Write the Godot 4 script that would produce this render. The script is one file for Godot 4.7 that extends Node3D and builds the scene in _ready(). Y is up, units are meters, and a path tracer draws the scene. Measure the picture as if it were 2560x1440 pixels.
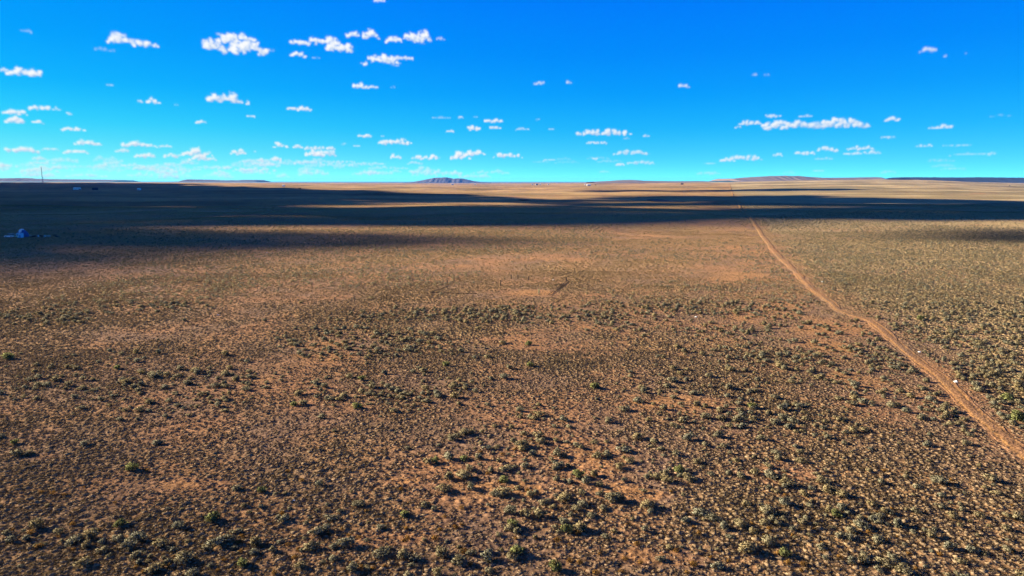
extends Node3D
# High desert plain seen from about 30 m up: sagebrush, dry grass, a two-track dirt road, cloud shadows, far mesas.

const EXPOSURE := 3.6
const CAM_H := 30.0
const FOCAL := 1707.0          # photograph pixels (2560 wide)
const PITCH := 0.15410         # radians below the horizontal
const CLOUD_H := 1500.0
const SUN_AZ := 0.349          # ahead of due left
const SUN_EL := 0.349
const ORDER := ["first", "second", "third", "fourth", "fifth", "sixth", "seventh", "eighth", "ninth", "tenth", "eleventh", "twelfth", "thirteenth", "fourteenth", "fifteenth", "sixteenth", "seventeenth", "eighteenth", "nineteenth", "twentieth"]

var to_sun := Vector3.ZERO
var rng := RandomNumberGenerator.new()
var n_big := FastNoiseLite.new()
var n_mid := FastNoiseLite.new()
var n_small := FastNoiseLite.new()
var n_roll := FastNoiseLite.new()
var n_cloud := FastNoiseLite.new()
var n_hummock := FastNoiseLite.new()
var road := PackedVector2Array()
var taken := {}


func _ready():
	rng.seed = 4711
	# ---- camera
	var cam := Camera3D.new()
	cam.name = "camera"
	cam.fov = 2.0 * rad_to_deg(atan(720.0 / FOCAL))
	cam.near = 0.5
	cam.far = 90000.0
	cam.transform = Transform3D(Basis(Vector3.RIGHT, -PITCH), Vector3(0, CAM_H, 0))
	add_child(cam)
	cam.current = true
	# ---- sun
	to_sun = Vector3(-cos(SUN_AZ) * cos(SUN_EL), sin(SUN_EL), -sin(SUN_AZ) * cos(SUN_EL))
	var sun := DirectionalLight3D.new()
	sun.name = "sun"
	sun.light_energy = 1.6
	sun.light_color = Color(1.0, 0.93, 0.80)
	sun.light_angular_distance = 0.5
	sun.shadow_enabled = true
	sun.transform = Transform3D(Basis.looking_at(-to_sun), Vector3(0, 200, 0))
	add_child(sun)
	# ---- sky and air
	setup_noise()
	var env := Environment.new()
	env.background_mode = Environment.BG_SKY
	env.tonemap_mode = Environment.TONE_MAPPER_LINEAR
	env.tonemap_exposure = EXPOSURE
	env.sdfgi_enabled = true
	env.ssao_enabled = true
	env.ssil_enabled = true
	env.fog_enabled = true
	env.fog_density = 0.000021
	env.fog_light_color = Color(0.34, 0.60, 1.0)
	var pano := PanoramaSkyMaterial.new()
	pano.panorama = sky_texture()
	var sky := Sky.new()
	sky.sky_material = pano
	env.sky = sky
	var we := WorldEnvironment.new()
	we.name = "world_environment"
	we.environment = env
	add_child(we)
	# ---- large structure
	lay_road()
	lay_bare_spots()
	build_ground()
	build_road()
	build_hills()
	build_shadow_clouds()
	# ---- vegetation
	build_tufts()
	build_sage()
	build_green_bushes()
	build_rust_bushes()
	# ---- things
	build_homestead()
	build_far_houses()
	build_mast_and_poles()
	build_old_fence()
	build_litter()
	build_dark_ground()


# ------------------------------------------------------------------ naming
func numbered(called: String) -> String:
	var n: int = taken.get(called, 0)
	taken[called] = n + 1
	return called if n == 0 else "%s_%03d" % [called, n]


func tag(o: Node, label: String, category: String, group := "", kind := ""):
	if label: o.set_meta("label", label)
	if category: o.set_meta("category", category)
	if group: o.set_meta("group", group)
	if kind: o.set_meta("kind", kind)
	return o


func thing(called: String, at: Vector3, turn := 0.0) -> Node3D:
	var o := Node3D.new()
	o.name = numbered(called)
	o.position = at
	o.rotation.y = turn
	add_child(o)
	return o


func part(called: String, mesh: Mesh, m: Material, parent: Node, t := Transform3D.IDENTITY) -> MeshInstance3D:
	var o := MeshInstance3D.new()
	o.name = numbered(called) if parent == self else called
	o.mesh = mesh
	o.material_override = m
	o.transform = t
	parent.add_child(o, true)
	return o


func mat(c: Color, rough := 0.9, vc := false) -> StandardMaterial3D:
	var m := StandardMaterial3D.new()
	m.albedo_color = c.linear_to_srgb()
	m.roughness = rough
	m.metallic_specular = 0.25
	m.vertex_color_use_as_albedo = vc
	return m


# ------------------------------------------------------------------ shape of the land
func setup_noise():
	for p in [[n_big, 11, 0.012, 3], [n_mid, 12, 0.05, 3], [n_small, 13, 0.25, 2], [n_roll, 14, 0.0035, 2], [n_cloud, 15, 0.03, 5], [n_hummock, 16, 0.85, 2]]:
		var n: FastNoiseLite = p[0]
		n.seed = p[1]
		n.noise_type = FastNoiseLite.TYPE_SIMPLEX_SMOOTH
		n.frequency = p[2]
		n.fractal_type = FastNoiseLite.FRACTAL_FBM
		n.fractal_octaves = p[3]


func curve(pts: Array, x: float) -> float:
	if x <= pts[0].x: return pts[0].y
	for i in range(1, pts.size()):
		if x < pts[i].x:
			var k: float = (x - pts[i - 1].x) / (pts[i].x - pts[i - 1].x)
			return lerpf(pts[i - 1].y, pts[i].y, k)
	return pts[-1].y


# how far the plain rises at 7 km, in thousandths of that distance, by the tangent of the bearing
var rise := [Vector2(-1.4, 3.4), Vector2(-0.75, 3.4), Vector2(-0.57, 3.0), Vector2(-0.45, 2.4), Vector2(-0.22, 0.9), Vector2(-0.1, 0.2), Vector2(0.0, 0.2), Vector2(0.1, 1.4), Vector2(0.25, 3.0), Vector2(0.32, 4.2), Vector2(0.42, 6.3), Vector2(0.53, 7.2), Vector2(0.6, 6.4), Vector2(0.68, 3.6), Vector2(0.75, 2.0), Vector2(1.4, 2.0)]


func height(x: float, z: float) -> float:
	var r := sqrt(x * x + z * z)
	var h := n_roll.get_noise_2d(x, z) * lerpf(0.5, 3.2, smoothstep(80.0, 700.0, r))
	if r < 150.0:
		h += n_hummock.get_noise_2d(x, z) * 0.11 * (1.0 - smoothstep(60.0, 150.0, r))
	if r > 900.0 and z < 0.0:
		h += 7.0 * curve(rise, x / maxf(-z, 0.4 * r)) * smoothstep(900.0, 7000.0, r)
	return h


func ground(x: float, z: float) -> Vector3:
	return Vector3(x, height(x, z), z)


# where the sight line through a point of the photograph meets the land
func spot(px: float, py: float) -> Vector3:
	var d := Vector3(px - 1280.0, 720.0 - py, -FOCAL).normalized().rotated(Vector3.RIGHT, -PITCH)
	var o := Vector3(0, CAM_H, 0)
	var t := 40.0
	while t < 12000.0:
		var step := maxf(1.0, t * 0.01)
		var p := o + d * (t + step)
		if p.y < height(p.x, p.z):
			var lo := t
			var hi := t + step
			for k in 12:
				var mid := (lo + hi) * 0.5
				var q := o + d * mid
				if q.y < height(q.x, q.z): hi = mid
				else: lo = mid
			var e := o + d * hi
			return ground(e.x, e.z)
		t += step
	var f := o + d * 12000.0
	return ground(f.x, f.z)


func seen_at(p: Vector3) -> Vector3:
	var q := (p - Vector3(0, CAM_H, 0)).rotated(Vector3.RIGHT, PITCH)
	return Vector3(1280.0 - q.x / q.z * FOCAL, 720.0 + q.y / q.z * FOCAL, -q.z)


# ------------------------------------------------------------------ sky
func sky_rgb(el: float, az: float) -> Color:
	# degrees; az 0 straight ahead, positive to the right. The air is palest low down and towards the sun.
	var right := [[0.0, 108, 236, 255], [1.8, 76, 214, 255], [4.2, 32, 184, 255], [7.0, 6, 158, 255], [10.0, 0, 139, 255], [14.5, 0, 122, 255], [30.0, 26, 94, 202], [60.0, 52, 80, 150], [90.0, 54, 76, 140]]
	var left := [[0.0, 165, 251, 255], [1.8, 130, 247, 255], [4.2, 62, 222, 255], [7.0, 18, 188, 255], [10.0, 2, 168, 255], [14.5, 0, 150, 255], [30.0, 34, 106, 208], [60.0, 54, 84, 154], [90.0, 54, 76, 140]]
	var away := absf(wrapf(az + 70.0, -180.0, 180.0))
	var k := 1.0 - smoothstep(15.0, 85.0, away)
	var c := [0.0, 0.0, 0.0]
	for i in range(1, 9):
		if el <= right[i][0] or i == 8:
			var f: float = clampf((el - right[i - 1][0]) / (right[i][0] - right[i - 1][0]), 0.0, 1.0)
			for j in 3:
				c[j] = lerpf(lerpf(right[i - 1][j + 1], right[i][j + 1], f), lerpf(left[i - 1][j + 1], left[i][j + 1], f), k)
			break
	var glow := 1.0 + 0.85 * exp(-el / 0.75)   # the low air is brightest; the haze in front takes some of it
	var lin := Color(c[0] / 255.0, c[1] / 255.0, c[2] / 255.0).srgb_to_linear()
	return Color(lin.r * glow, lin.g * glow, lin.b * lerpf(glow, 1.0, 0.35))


var pano_img: Image
var cloud_no := 0


func sky_texture() -> ImageTexture:
	var w := 1024
	var h := 512
	var im := Image.create(w, h, false, Image.FORMAT_RGBF)
	for y in h:
		var el := 90.0 - (y + 0.5) / h * 180.0
		for x in w:
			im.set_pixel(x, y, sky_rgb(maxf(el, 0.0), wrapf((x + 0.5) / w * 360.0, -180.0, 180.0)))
			if el < -1.0 and x == 0:
				im.fill_rect(Rect2i(0, y, w, 1), Color(0.2, 0.12, 0.06))
				break
	im.resize(4096, 2048, Image.INTERPOLATE_BILINEAR)
	pano_img = im
	in_view_clouds()
	# the same fair-weather clouds go on round the rest of the sky
	var r := RandomNumberGenerator.new()
	r.seed = 99
	for i in 130:
		var az := r.randf_range(42.0, 318.0)
		var el := 1.0 + 26.0 * pow(r.randf(), 1.7)
		var wd := r.randf_range(1.2, 4.0) * lerpf(1.0, 1.5, el / 27.0)
		cloud_at(wrapf(az, -180.0, 180.0), el, wd, wd * r.randf_range(0.18, 0.36), r.randf_range(0.5, 1.0))
	for y in range(0, 2048, 64):
		pass
	var e := 1.0 / EXPOSURE
	var data := im.get_data().to_float32_array()
	for i in data.size():
		data[i] *= e
	return ImageTexture.create_from_image(Image.create_from_data(4096, 2048, false, Image.FORMAT_RGBF, data.to_byte_array()))


func c(px: float, py: float, w: float, h: float, a := 1.0, flat := 0.0):
	var d := Vector3(px - 1280.0, 720.0 - py, -FOCAL).normalized().rotated(Vector3.RIGHT, -PITCH)
	var az := atan2(d.x, -d.z)
	var ca := cos(az)
	cloud_at(rad_to_deg(az), rad_to_deg(asin(d.y)), rad_to_deg(w / FOCAL) * ca * ca, rad_to_deg(h / FOCAL) * ca, a, flat)


func cloud_at(az: float, el: float, wd: float, hd: float, strength := 1.0, flat := 0.0):
	cloud_no += 1
	var r := RandomNumberGenerator.new()
	r.seed = 500 + cloud_no
	var asp := wd / hd
	var blobs := []
	var n := int(clampf(asp * 3.0, 5, 44))
	for i in n:
		var u := (i + 0.5) / n * 2.0 - 1.0 + r.randf_range(-0.12, 0.12)
		var env := sqrt(maxf(0.0, 1.0 - u * u))
		var rad := r.randf_range(0.6, 1.05) * (0.3 + 0.7 * env)
		blobs.append(Vector3(u * asp * 0.88, 0.7 + r.randf_range(-0.25, 0.1) - rad * r.randf_range(0.6, 1.0) - (0.0 if flat > 0.0 else r.randf_range(0.0, 0.5) * env), rad))
	var tx := 4096.0 / 360.0
	var x0 := int(floor((az - wd * 0.75) * tx))
	var x1 := int(ceil((az + wd * 0.75) * tx))
	var y0 := int(floor((90.0 - el - hd * 0.95) * tx))
	var y1 := int(ceil((90.0 - el + hd * 0.95) * tx))
	for y in range(maxi(y0, 0), mini(y1, 1023) + 1):
		for x in range(x0, x1 + 1):
			var u := ((x + 0.5) / tx - az) / (hd * 0.5)
			var v := ((y + 0.5) / tx - (90.0 - el)) / (hd * 0.5)
			var d := density(u, v, blobs, hd)
			if d < -0.12: continue
			var ahead := density(u - 0.45, v - 0.38, blobs, hd)
			var light := clampf(0.58 + (d - ahead) * 0.6 - v * 0.22 - flat * 0.16 - 0.12 * maxf(d - 0.5, 0.0) + 0.3 * n_cloud.get_noise_2d(x * 9.0, y * 9.0), 0.0, 1.0)
			var col := Color(0.36, 0.54, 0.84).lerp(Color(1.0, 1.01, 1.0), light)
			var alpha := smoothstep(-0.12, 0.95, d) * strength * 0.98
			var xx := posmod(x, 4096)
			var was := pano_img.get_pixel(xx, y)
			pano_img.set_pixel(xx, y, was.lerp(col, alpha))


func density(u: float, v: float, blobs: Array, hd: float) -> float:
	var s := hd * 9.0
	var wu := u + n_cloud.get_noise_2d(u * s * 3.0 + cloud_no * 97.0, v * s * 3.0) * 0.55
	var wv := v + n_cloud.get_noise_2d(u * s * 3.0 + 40.0, v * s * 3.0 + cloud_no * 71.0) * 0.45
	var best := -1.0
	for b in blobs:
		var dx: float = wu - b.x
		var dy: float = (wv - b.y) * (1.0 if wv < b.y else 1.7)
		best = maxf(best, 1.0 - (dx * dx + dy * dy) / (b.z * b.z))
	if best < -1.1: return -1.0
	return best + n_cloud.get_noise_2d(u * s * 7.0 + cloud_no * 31.0, v * s * 7.0) * 0.4 + n_cloud.get_noise_2d(u * s * 2.6 + cloud_no * 13.0, v * s * 4.2 + 300.0) * 0.6


func in_view_clouds():
	# low faint bank along the horizon first, then the separate clouds
	var r := RandomNumberGenerator.new()
	r.seed = 21
	for i in 80:
		var x := r.randf_range(-40.0, 1250.0) * (1.0 - 0.25 * r.randf())
		c(x, r.randf_range(402.0, 444.0), r.randf_range(30.0, 120.0), r.randf_range(7.0, 17.0), r.randf_range(0.2, 0.6))
	for i in 16:
		c(r.randf_range(1300.0, 2600.0), r.randf_range(395.0, 440.0), r.randf_range(20.0, 90.0), r.randf_range(4.0, 9.0), r.randf_range(0.12, 0.4))
	c(300, 104, 82, 30); c(366, 113, 72, 22); c(262, 125, 60, 9, 0.25); c(66, 79, 30, 7, 0.35)
	c(562, 122, 122, 34); c(622, 124, 84, 38); c(602, 99, 80, 24); c(566, 104, 60, 30); c(678, 128, 22, 9, 0.3)
	c(750, 109, 52, 17); c(812, 105, 92, 24); c(852, 122, 72, 34); c(745, 138, 42, 15); c(790, 145, 20, 5, 0.3)
	c(883, 90, 38, 18); c(926, 92, 46, 22); c(986, 102, 42, 22); c(1046, 99, 70, 34); c(1101, 98, 20, 8, 0.6)
	c(952, 153, 96, 32); c(1008, 147, 52, 14, 0.85); c(992, 165, 14, 6, 0.5)
	c(62, 184, 92, 30); c(12, 176, 24, 9, 0.8); c(274, 213, 22, 4, 0.5)
	c(902, 217, 46, 18); c(935, 219, 26, 10, 0.9); c(984, 219, 14, 5, 0.4)
	c(568, 249, 116, 28, 1.0, 0.6)
	c(381, 254, 34, 15); c(351, 255, 15, 7, 0.9); c(440, 262, 10, 4, 0.3)
	c(732, 273, 36, 10); c(762, 274, 38, 12)
	c(100, 272, 60, 15); c(140, 274, 26, 6, 0.6); c(35, 284, 78, 15); c(35, 303, 58, 19); c(93, 307, 32, 9); c(172, 285, 18, 6, 0.7)
	c(184, 325, 72, 12); c(503, 306, 30, 8); c(625, 292, 26, 6, 0.8)
	c(1102, 295, 56, 5, 0.4); c(1152, 295, 14, 6, 0.7); c(1188, 294, 16, 4, 0.4); c(1232, 304, 60, 10); c(1184, 322, 36, 14); c(1236, 321, 34, 8); c(1125, 329, 24, 8)
	c(1306, 324, 40, 6, 0.55); c(1380, 324, 22, 5, 0.45); c(1345, 300, 18, 5, 0.3)
	c(912, 341, 42, 10); c(988, 357, 90, 20, 1.0, 0.4); c(956, 341, 12, 5, 0.5); c(860, 361, 14, 6, 0.4); c(892, 365, 18, 6, 0.6)
	c(220, 360, 72, 17, 0.95); c(345, 362, 100, 19, 0.95, 0.3); c(412, 367, 42, 8, 0.8); c(305, 378, 40, 12, 0.7)
	c(58, 376, 98, 20, 0.95, 0.3); c(125, 374, 50, 8, 0.7); c(190, 381, 72, 12, 0.9); c(98, 398, 40, 12, 0.6)
	c(362, 392, 62, 15, 0.95); c(490, 386, 96, 20, 0.95); c(508, 398, 76, 18, 0.9); c(432, 391, 46, 15, 0.9)
	c(596, 384, 46, 15); c(638, 381, 12, 6, 0.6)
	c(701, 366, 36, 15, 0.95); c(747, 369, 32, 9, 0.95); c(786, 386, 50, 24); c(818, 386, 60, 20, 0.85, 0.8); c(802, 372, 92, 11, 0.9)
	c(650, 402, 18, 11, 0.8); c(690, 401, 38, 11, 0.9); c(770, 408, 90, 10, 0.6); c(860, 406, 70, 8, 0.55)
	c(988, 395, 26, 16); c(1043, 397, 30, 12); c(1078, 396, 50, 15); c(1150, 393, 56, 20); c(1182, 386, 60, 20); c(1270, 390, 78, 15, 0.95, 0.4); c(1130, 395, 10, 8, 0.7)
	c(1508, 333, 154, 19, 0.95, 0.5); c(1492, 358, 62, 8, 0.9); c(1616, 341, 22, 6, 0.7); c(1566, 346, 20, 5, 0.4)
	c(1576, 383, 106, 14, 0.7, 0.4); c(1486, 398, 16, 6, 0.9); c(1372, 401, 36, 6, 0.5); c(1550, 413, 24, 8, 0.9); c(1600, 408, 80, 10, 0.6)
	c(2035, 315, 300, 24, 0.85, 1.0); c(1945, 315, 100, 20, 0.9); c(2100, 306, 110, 18, 0.95); c(1876, 309, 62, 12, 0.85); c(1846, 319, 20, 5, 0.8); c(1932, 292, 52, 8, 0.75); c(2016, 291, 40, 6, 0.6)
	c(2230, 301, 42, 13, 0.95); c(2360, 319, 48, 12, 0.95); c(2328, 321, 20, 7, 0.7); c(2220, 345, 46, 7, 0.6)
	c(1855, 396, 110, 15, 0.8, 0.3); c(1818, 402, 50, 10, 0.8); c(1945, 389, 26, 10, 0.8); c(2010, 385, 60, 13, 0.9); c(2068, 376, 60, 18, 0.85); c(2152, 372, 78, 11, 0.9); c(2130, 386, 60, 9, 0.8); c(2180, 383, 50, 9, 0.75)
	c(2310, 366, 52, 8, 0.75); c(2390, 365, 90, 5, 0.45); c(2430, 387, 120, 7, 0.4); c(2480, 386, 26, 8, 0.5); c(2500, 290, 60, 6, 0.2)
	c(2318, 126, 44, 19, 0.72, 0.6); c(2364, 140, 8, 4, 0.5); c(2415, 135, 10, 4, 0.3); c(1710, 215, 30, 15, 0.75, 0.5); c(1350, 208, 34, 9, 0.7, 0.5); c(1423, 205, 14, 10, 0.75, 0.4); c(1886, 187, 11, 7, 0.65); c(1917, 188, 20, 4, 0.4)
	c(948, 2, 30, 12, 0.95)


# ------------------------------------------------------------------ ground and road
func lay_road():
	for p in [Vector2(1822, 458), Vector2(1825, 468), Vector2(1828, 480), Vector2(1847, 511), Vector2(1886, 559), Vector2(1901, 582), Vector2(1925, 615), Vector2(1948, 642), Vector2(1972, 663), Vector2(1999, 689)]:
		add_road_point(p)
	for p in [Vector2(2026, 719), Vector2(2050, 738), Vector2(2078, 757), Vector2(2098, 776), Vector2(2130, 788), Vector2(2170, 800), Vector2(2197, 818), Vector2(2232, 850), Vector2(2270, 882), Vector2(2310, 912)]:
		add_road_point(p)
	for p in [Vector2(2350, 942), Vector2(2382, 975), Vector2(2420, 1012), Vector2(2447, 1040), Vector2(2484, 1070), Vector2(2522, 1103), Vector2(2560, 1137), Vector2(2640, 1215), Vector2(2760, 1330)]:
		add_road_point(p)


func add_road_point(p: Vector2):
	var g := spot(p.x, p.y)
	road.append(Vector2(g.x, g.z))


func road_x(z: float) -> float:
	if z <= road[0].y: return road[0].x
	for i in range(1, road.size()):
		if z < road[i].y:
			var k := (z - road[i - 1].y) / (road[i].y - road[i - 1].y)
			return lerpf(road[i - 1].x, road[i].x, k)
	return road[-1].x + (z - road[-1].y) * 0.35


var bare_spots := []


func lay_bare_spots():
	for e in [[1400, 848, 190, 40], [860, 866, 120, 34], [1255, 1218, 110, 22], [1010, 1205, 50, 10], [2140, 952, 70, 24], [1345, 731, 46, 9], [98, 1142, 44, 9], [1720, 1010, 160, 30]]:
		bare_spot(e)
	for e in [[500, 1210, 120, 14], [1560, 1230, 120, 22], [1950, 1180, 140, 26], [1640, 1395, 130, 24], [980, 1345, 120, 18], [1860, 690, 160, 12], [2080, 880, 90, 24], [1480, 640, 200, 12]]:
		bare_spot(e)


func bare_spot(e: Array):
	var p := spot(e[0], e[1])
	var q := spot(e[0], e[1] - e[3])
	bare_spots.append([p.x, p.z, e[2] / FOCAL * p.length(), maxf(absf(q.z - p.z), 1.0)])


# 0 bare orange soil ... 1 full of dry yellow grass
func grassiness(x: float, z: float, side: float) -> float:
	var r := sqrt(x * x + z * z)
	var g := 0.35 + 0.9 * n_big.get_noise_2d(x, z) + 0.5 * n_mid.get_noise_2d(x, z)
	g += 0.45 * smoothstep(0.0, 12.0, side)
	g += 0.4 * smoothstep(250.0, 900.0, r)
	for b in bare_spots:
		var u: float = (x - b[0]) / b[2]
		var v: float = (z - b[1]) / b[3]
		if absf(u) < 1.5 and absf(v) < 1.5:
			g -= 0.7 * (1.0 - smoothstep(0.1, 1.4, u * u + v * v + n_mid.get_noise_2d(x * 3.0, z * 3.0)))
	return clampf(g, -0.4, 1.0)


func soil(x: float, z: float, side: float) -> Color:
	var r := sqrt(x * x + z * z)
	var g := grassiness(x, z, side)
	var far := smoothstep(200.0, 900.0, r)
	var bare := Color(0.44, 0.23, 0.125).lerp(Color(0.30, 0.185, 0.125), clampf(0.5 + n_mid.get_noise_2d(x + 300.0, z) * 1.6, 0.0, 1.0))
	var dry := Color(0.48, 0.305, 0.135).lerp(Color(0.44, 0.34, 0.185), smoothstep(0.0, 15.0, side))
	bare = bare.lerp(Color(0.52, 0.27, 0.12), clampf(-g * 2.0, 0.0, 0.8))
	var col := bare.lerp(dry, maxf(g, 0.0) * lerpf(0.6, 0.9, far))
	var spots := n_small.get_noise_2d(x, z) * (1.0 - far) * 0.22
	var streak := n_big.get_noise_2d(x * 0.1 + 900.0, z * 0.3) * 0.7 * far + n_roll.get_noise_2d(x * 0.5 + 5000.0, z * 0.3) * 0.30 * smoothstep(500.0, 2500.0, r)
	# scrub too small to tell apart darkens and greens the far plain
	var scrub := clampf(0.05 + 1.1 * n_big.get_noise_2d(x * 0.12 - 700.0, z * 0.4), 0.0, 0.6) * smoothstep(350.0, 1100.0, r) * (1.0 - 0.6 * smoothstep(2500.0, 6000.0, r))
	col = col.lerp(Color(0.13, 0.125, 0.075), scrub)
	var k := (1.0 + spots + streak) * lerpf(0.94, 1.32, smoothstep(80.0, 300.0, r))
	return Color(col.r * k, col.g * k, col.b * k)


func soil_material() -> StandardMaterial3D:
	var im := Image.create(1024, 1024, false, Image.FORMAT_RGB8)
	var hm := Image.create(1024, 1024, false, Image.FORMAT_RGB8)
	var a := FastNoiseLite.new()
	a.noise_type = FastNoiseLite.TYPE_SIMPLEX_SMOOTH
	a.seed = 5
	a.frequency = 0.02
	a.fractal_octaves = 5
	var b := FastNoiseLite.new()
	b.noise_type = FastNoiseLite.TYPE_CELLULAR
	b.seed = 8
	b.frequency = 0.035
	var fa := a.get_seamless_image(1024, 1024)
	var fb := b.get_seamless_image(1024, 1024)
	for y in 1024:
		for x in 1024:
			var p := fa.get_pixel(x, y).r
			var q := fb.get_pixel(x, y).r
			var v := clampf(0.78 + (p - 0.5) * 0.55 + (q - 0.5) * 0.18, 0.35, 1.0)
			im.set_pixel(x, y, Color(v, v * (0.985 + 0.03 * p), v * (0.96 + 0.06 * q)))
			hm.set_pixel(x, y, Color(p * 0.7 + q * 0.3, 0, 0))
	var m := StandardMaterial3D.new()
	m.albedo_texture = ImageTexture.create_from_image(im)
	m.heightmap_enabled = true
	m.heightmap_texture = ImageTexture.create_from_image(hm)
	m.heightmap_scale = 9.0
	m.vertex_color_use_as_albedo = true
	m.roughness = 1.0
	m.metallic_specular = 0.1
	return m


func build_ground():
	# rings that widen with distance; columns close together ahead, wide apart behind
	var rings := PackedFloat32Array()
	var r := 6.0
	while r < 24000.0:
		rings.append(r)
		r += clampf(r * r / (683.0 * CAM_H) * 1.15, r * 0.0035, r * 0.06) if r > 40.0 else r * 0.15
	var angs := PackedFloat32Array()
	var a := -180.0
	while a < 180.0:
		angs.append(deg_to_rad(a))
		a += 0.12 if absf(a) < 42.0 else (0.5 if absf(a) < 55.0 else 4.0)
	angs.append(deg_to_rad(180.0))
	var nc := angs.size()
	var nr := rings.size()
	var v := PackedVector3Array()
	var col := PackedColorArray()
	var uv := PackedVector2Array()
	v.resize(nc * nr); col.resize(nc * nr); uv.resize(nc * nr)
	for i in nr:
		for j in nc:
			var x := sin(angs[j]) * rings[i]
			var z := -cos(angs[j]) * rings[i]
			var k := i * nc + j
			v[k] = Vector3(x, height(x, z), z)
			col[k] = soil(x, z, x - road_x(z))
			uv[k] = Vector2(x, z) / 13.0
	var nrm := PackedVector3Array()
	nrm.resize(nc * nr)
	for i in nr:
		for j in nc:
			var du := v[i * nc + mini(j + 1, nc - 1)] - v[i * nc + maxi(j - 1, 0)]
			var dv := v[mini(i + 1, nr - 1) * nc + j] - v[maxi(i - 1, 0) * nc + j]
			nrm[i * nc + j] = du.cross(dv).normalized()
			if nrm[i * nc + j].y < 0.0: nrm[i * nc + j] = -nrm[i * nc + j]
	var idx := PackedInt32Array()
	for i in nr - 1:
		for j in nc - 1:
			var p := i * nc + j
			idx.append_array(PackedInt32Array([p, p + nc, p + 1, p + 1, p + nc, p + nc + 1]))
	# the disc under the camera
	var middle := v.size()
	v.append(ground(0, 0)); col.append(soil(0, 0, -50.0)); uv.append(Vector2.ZERO); nrm.append(Vector3.UP)
	for j in nc - 1:
		idx.append_array(PackedInt32Array([middle, j, j + 1]))
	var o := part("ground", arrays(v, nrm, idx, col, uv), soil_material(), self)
	o.set_meta("kind", "structure")


func arrays(v, nrm, idx, col = null, uv = null) -> ArrayMesh:
	var a := []
	a.resize(Mesh.ARRAY_MAX)
	a[Mesh.ARRAY_VERTEX] = v
	a[Mesh.ARRAY_NORMAL] = nrm
	a[Mesh.ARRAY_INDEX] = idx
	if col != null: a[Mesh.ARRAY_COLOR] = col
	if uv != null: a[Mesh.ARRAY_TEX_UV] = uv
	var m := ArrayMesh.new()
	m.add_surface_from_arrays(Mesh.PRIMITIVE_TRIANGLES, a)
	return m


func build_road():
	var v := PackedVector3Array()
	var col := PackedColorArray()
	var uv := PackedVector2Array()
	var nrm := PackedVector3Array()
	var idx := PackedInt32Array()
	var z := road[0].y
	var rows := 0
	var cols := 25
	while z < road[-1].y:
		var c0 := road_x(z)
		var r := sqrt(c0 * c0 + z * z)
		var slant := Vector2(road_x(z + 2.0) - road_x(z - 2.0), 4.0).normalized()
		var spread := 1.0 / maxf(slant.y, 0.5)
		var wob := n_mid.get_noise_2d(c0 * 1.3, z * 1.3) * 0.5
		for j in cols:
			var s := (j / float(cols - 1) * 2.0 - 1.0)
			var wide := 1.25 + 0.6 * n_mid.get_noise_2d(77.0, z * 1.5 + signf(s) * 50.0)
			var x := c0 + (s * wide + wob * 0.5) * spread
			var rut := exp(-pow((absf(s * wide + 0.15 * n_mid.get_noise_2d(31.0, z * 3.0)) - 0.74) / 0.27, 2.0))
			var edge := smoothstep(1.0, 0.4, absf(s) + 0.5 * n_small.get_noise_2d(x * 2.0, z * 2.0))
			v.append(Vector3(x, height(x, z) + 0.012 + 0.00035 * r - 0.05 * rut * (1.0 if r < 250.0 else 0.0) + 0.05 * edge - (0.1 if j == 0 or j == cols - 1 else 0.0), z))
			var base := soil(x, z, -1.0)
			var tint := Color(0.47, 0.26, 0.11).lerp(Color(0.62, 0.32, 0.12), rut).lerp(Color(0.45, 0.24, 0.10), clampf(n_mid.get_noise_2d(x, z * 0.6) + 0.3, 0.0, 1.0) * (1.0 - rut))
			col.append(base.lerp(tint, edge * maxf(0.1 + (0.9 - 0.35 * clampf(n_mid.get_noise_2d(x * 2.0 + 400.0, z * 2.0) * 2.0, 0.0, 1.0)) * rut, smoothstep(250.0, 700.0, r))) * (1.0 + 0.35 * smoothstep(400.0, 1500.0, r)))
			uv.append(Vector2(x, z) / 9.0)
			nrm.append(Vector3.UP)
		rows += 1
		z += clampf(r * r / (683.0 * CAM_H) * 0.8, 0.35, 120.0)
	for i in rows - 1:
		for j in cols - 1:
			var p := i * cols + j
			idx.append_array(PackedInt32Array([p, p + 1, p + cols, p + 1, p + cols + 1, p + cols]))
	for i in rows:
		for j in cols:
			var du := v[i * cols + mini(j + 1, cols - 1)] - v[i * cols + maxi(j - 1, 0)]
			var dv := v[mini(i + 1, rows - 1) * cols + j] - v[maxi(i - 1, 0) * cols + j]
			var n := du.cross(dv).normalized()
			nrm[i * cols + j] = n if n.y > 0.0 else -n
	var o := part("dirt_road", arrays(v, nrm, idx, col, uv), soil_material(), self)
	o.set_meta("kind", "structure")


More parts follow.
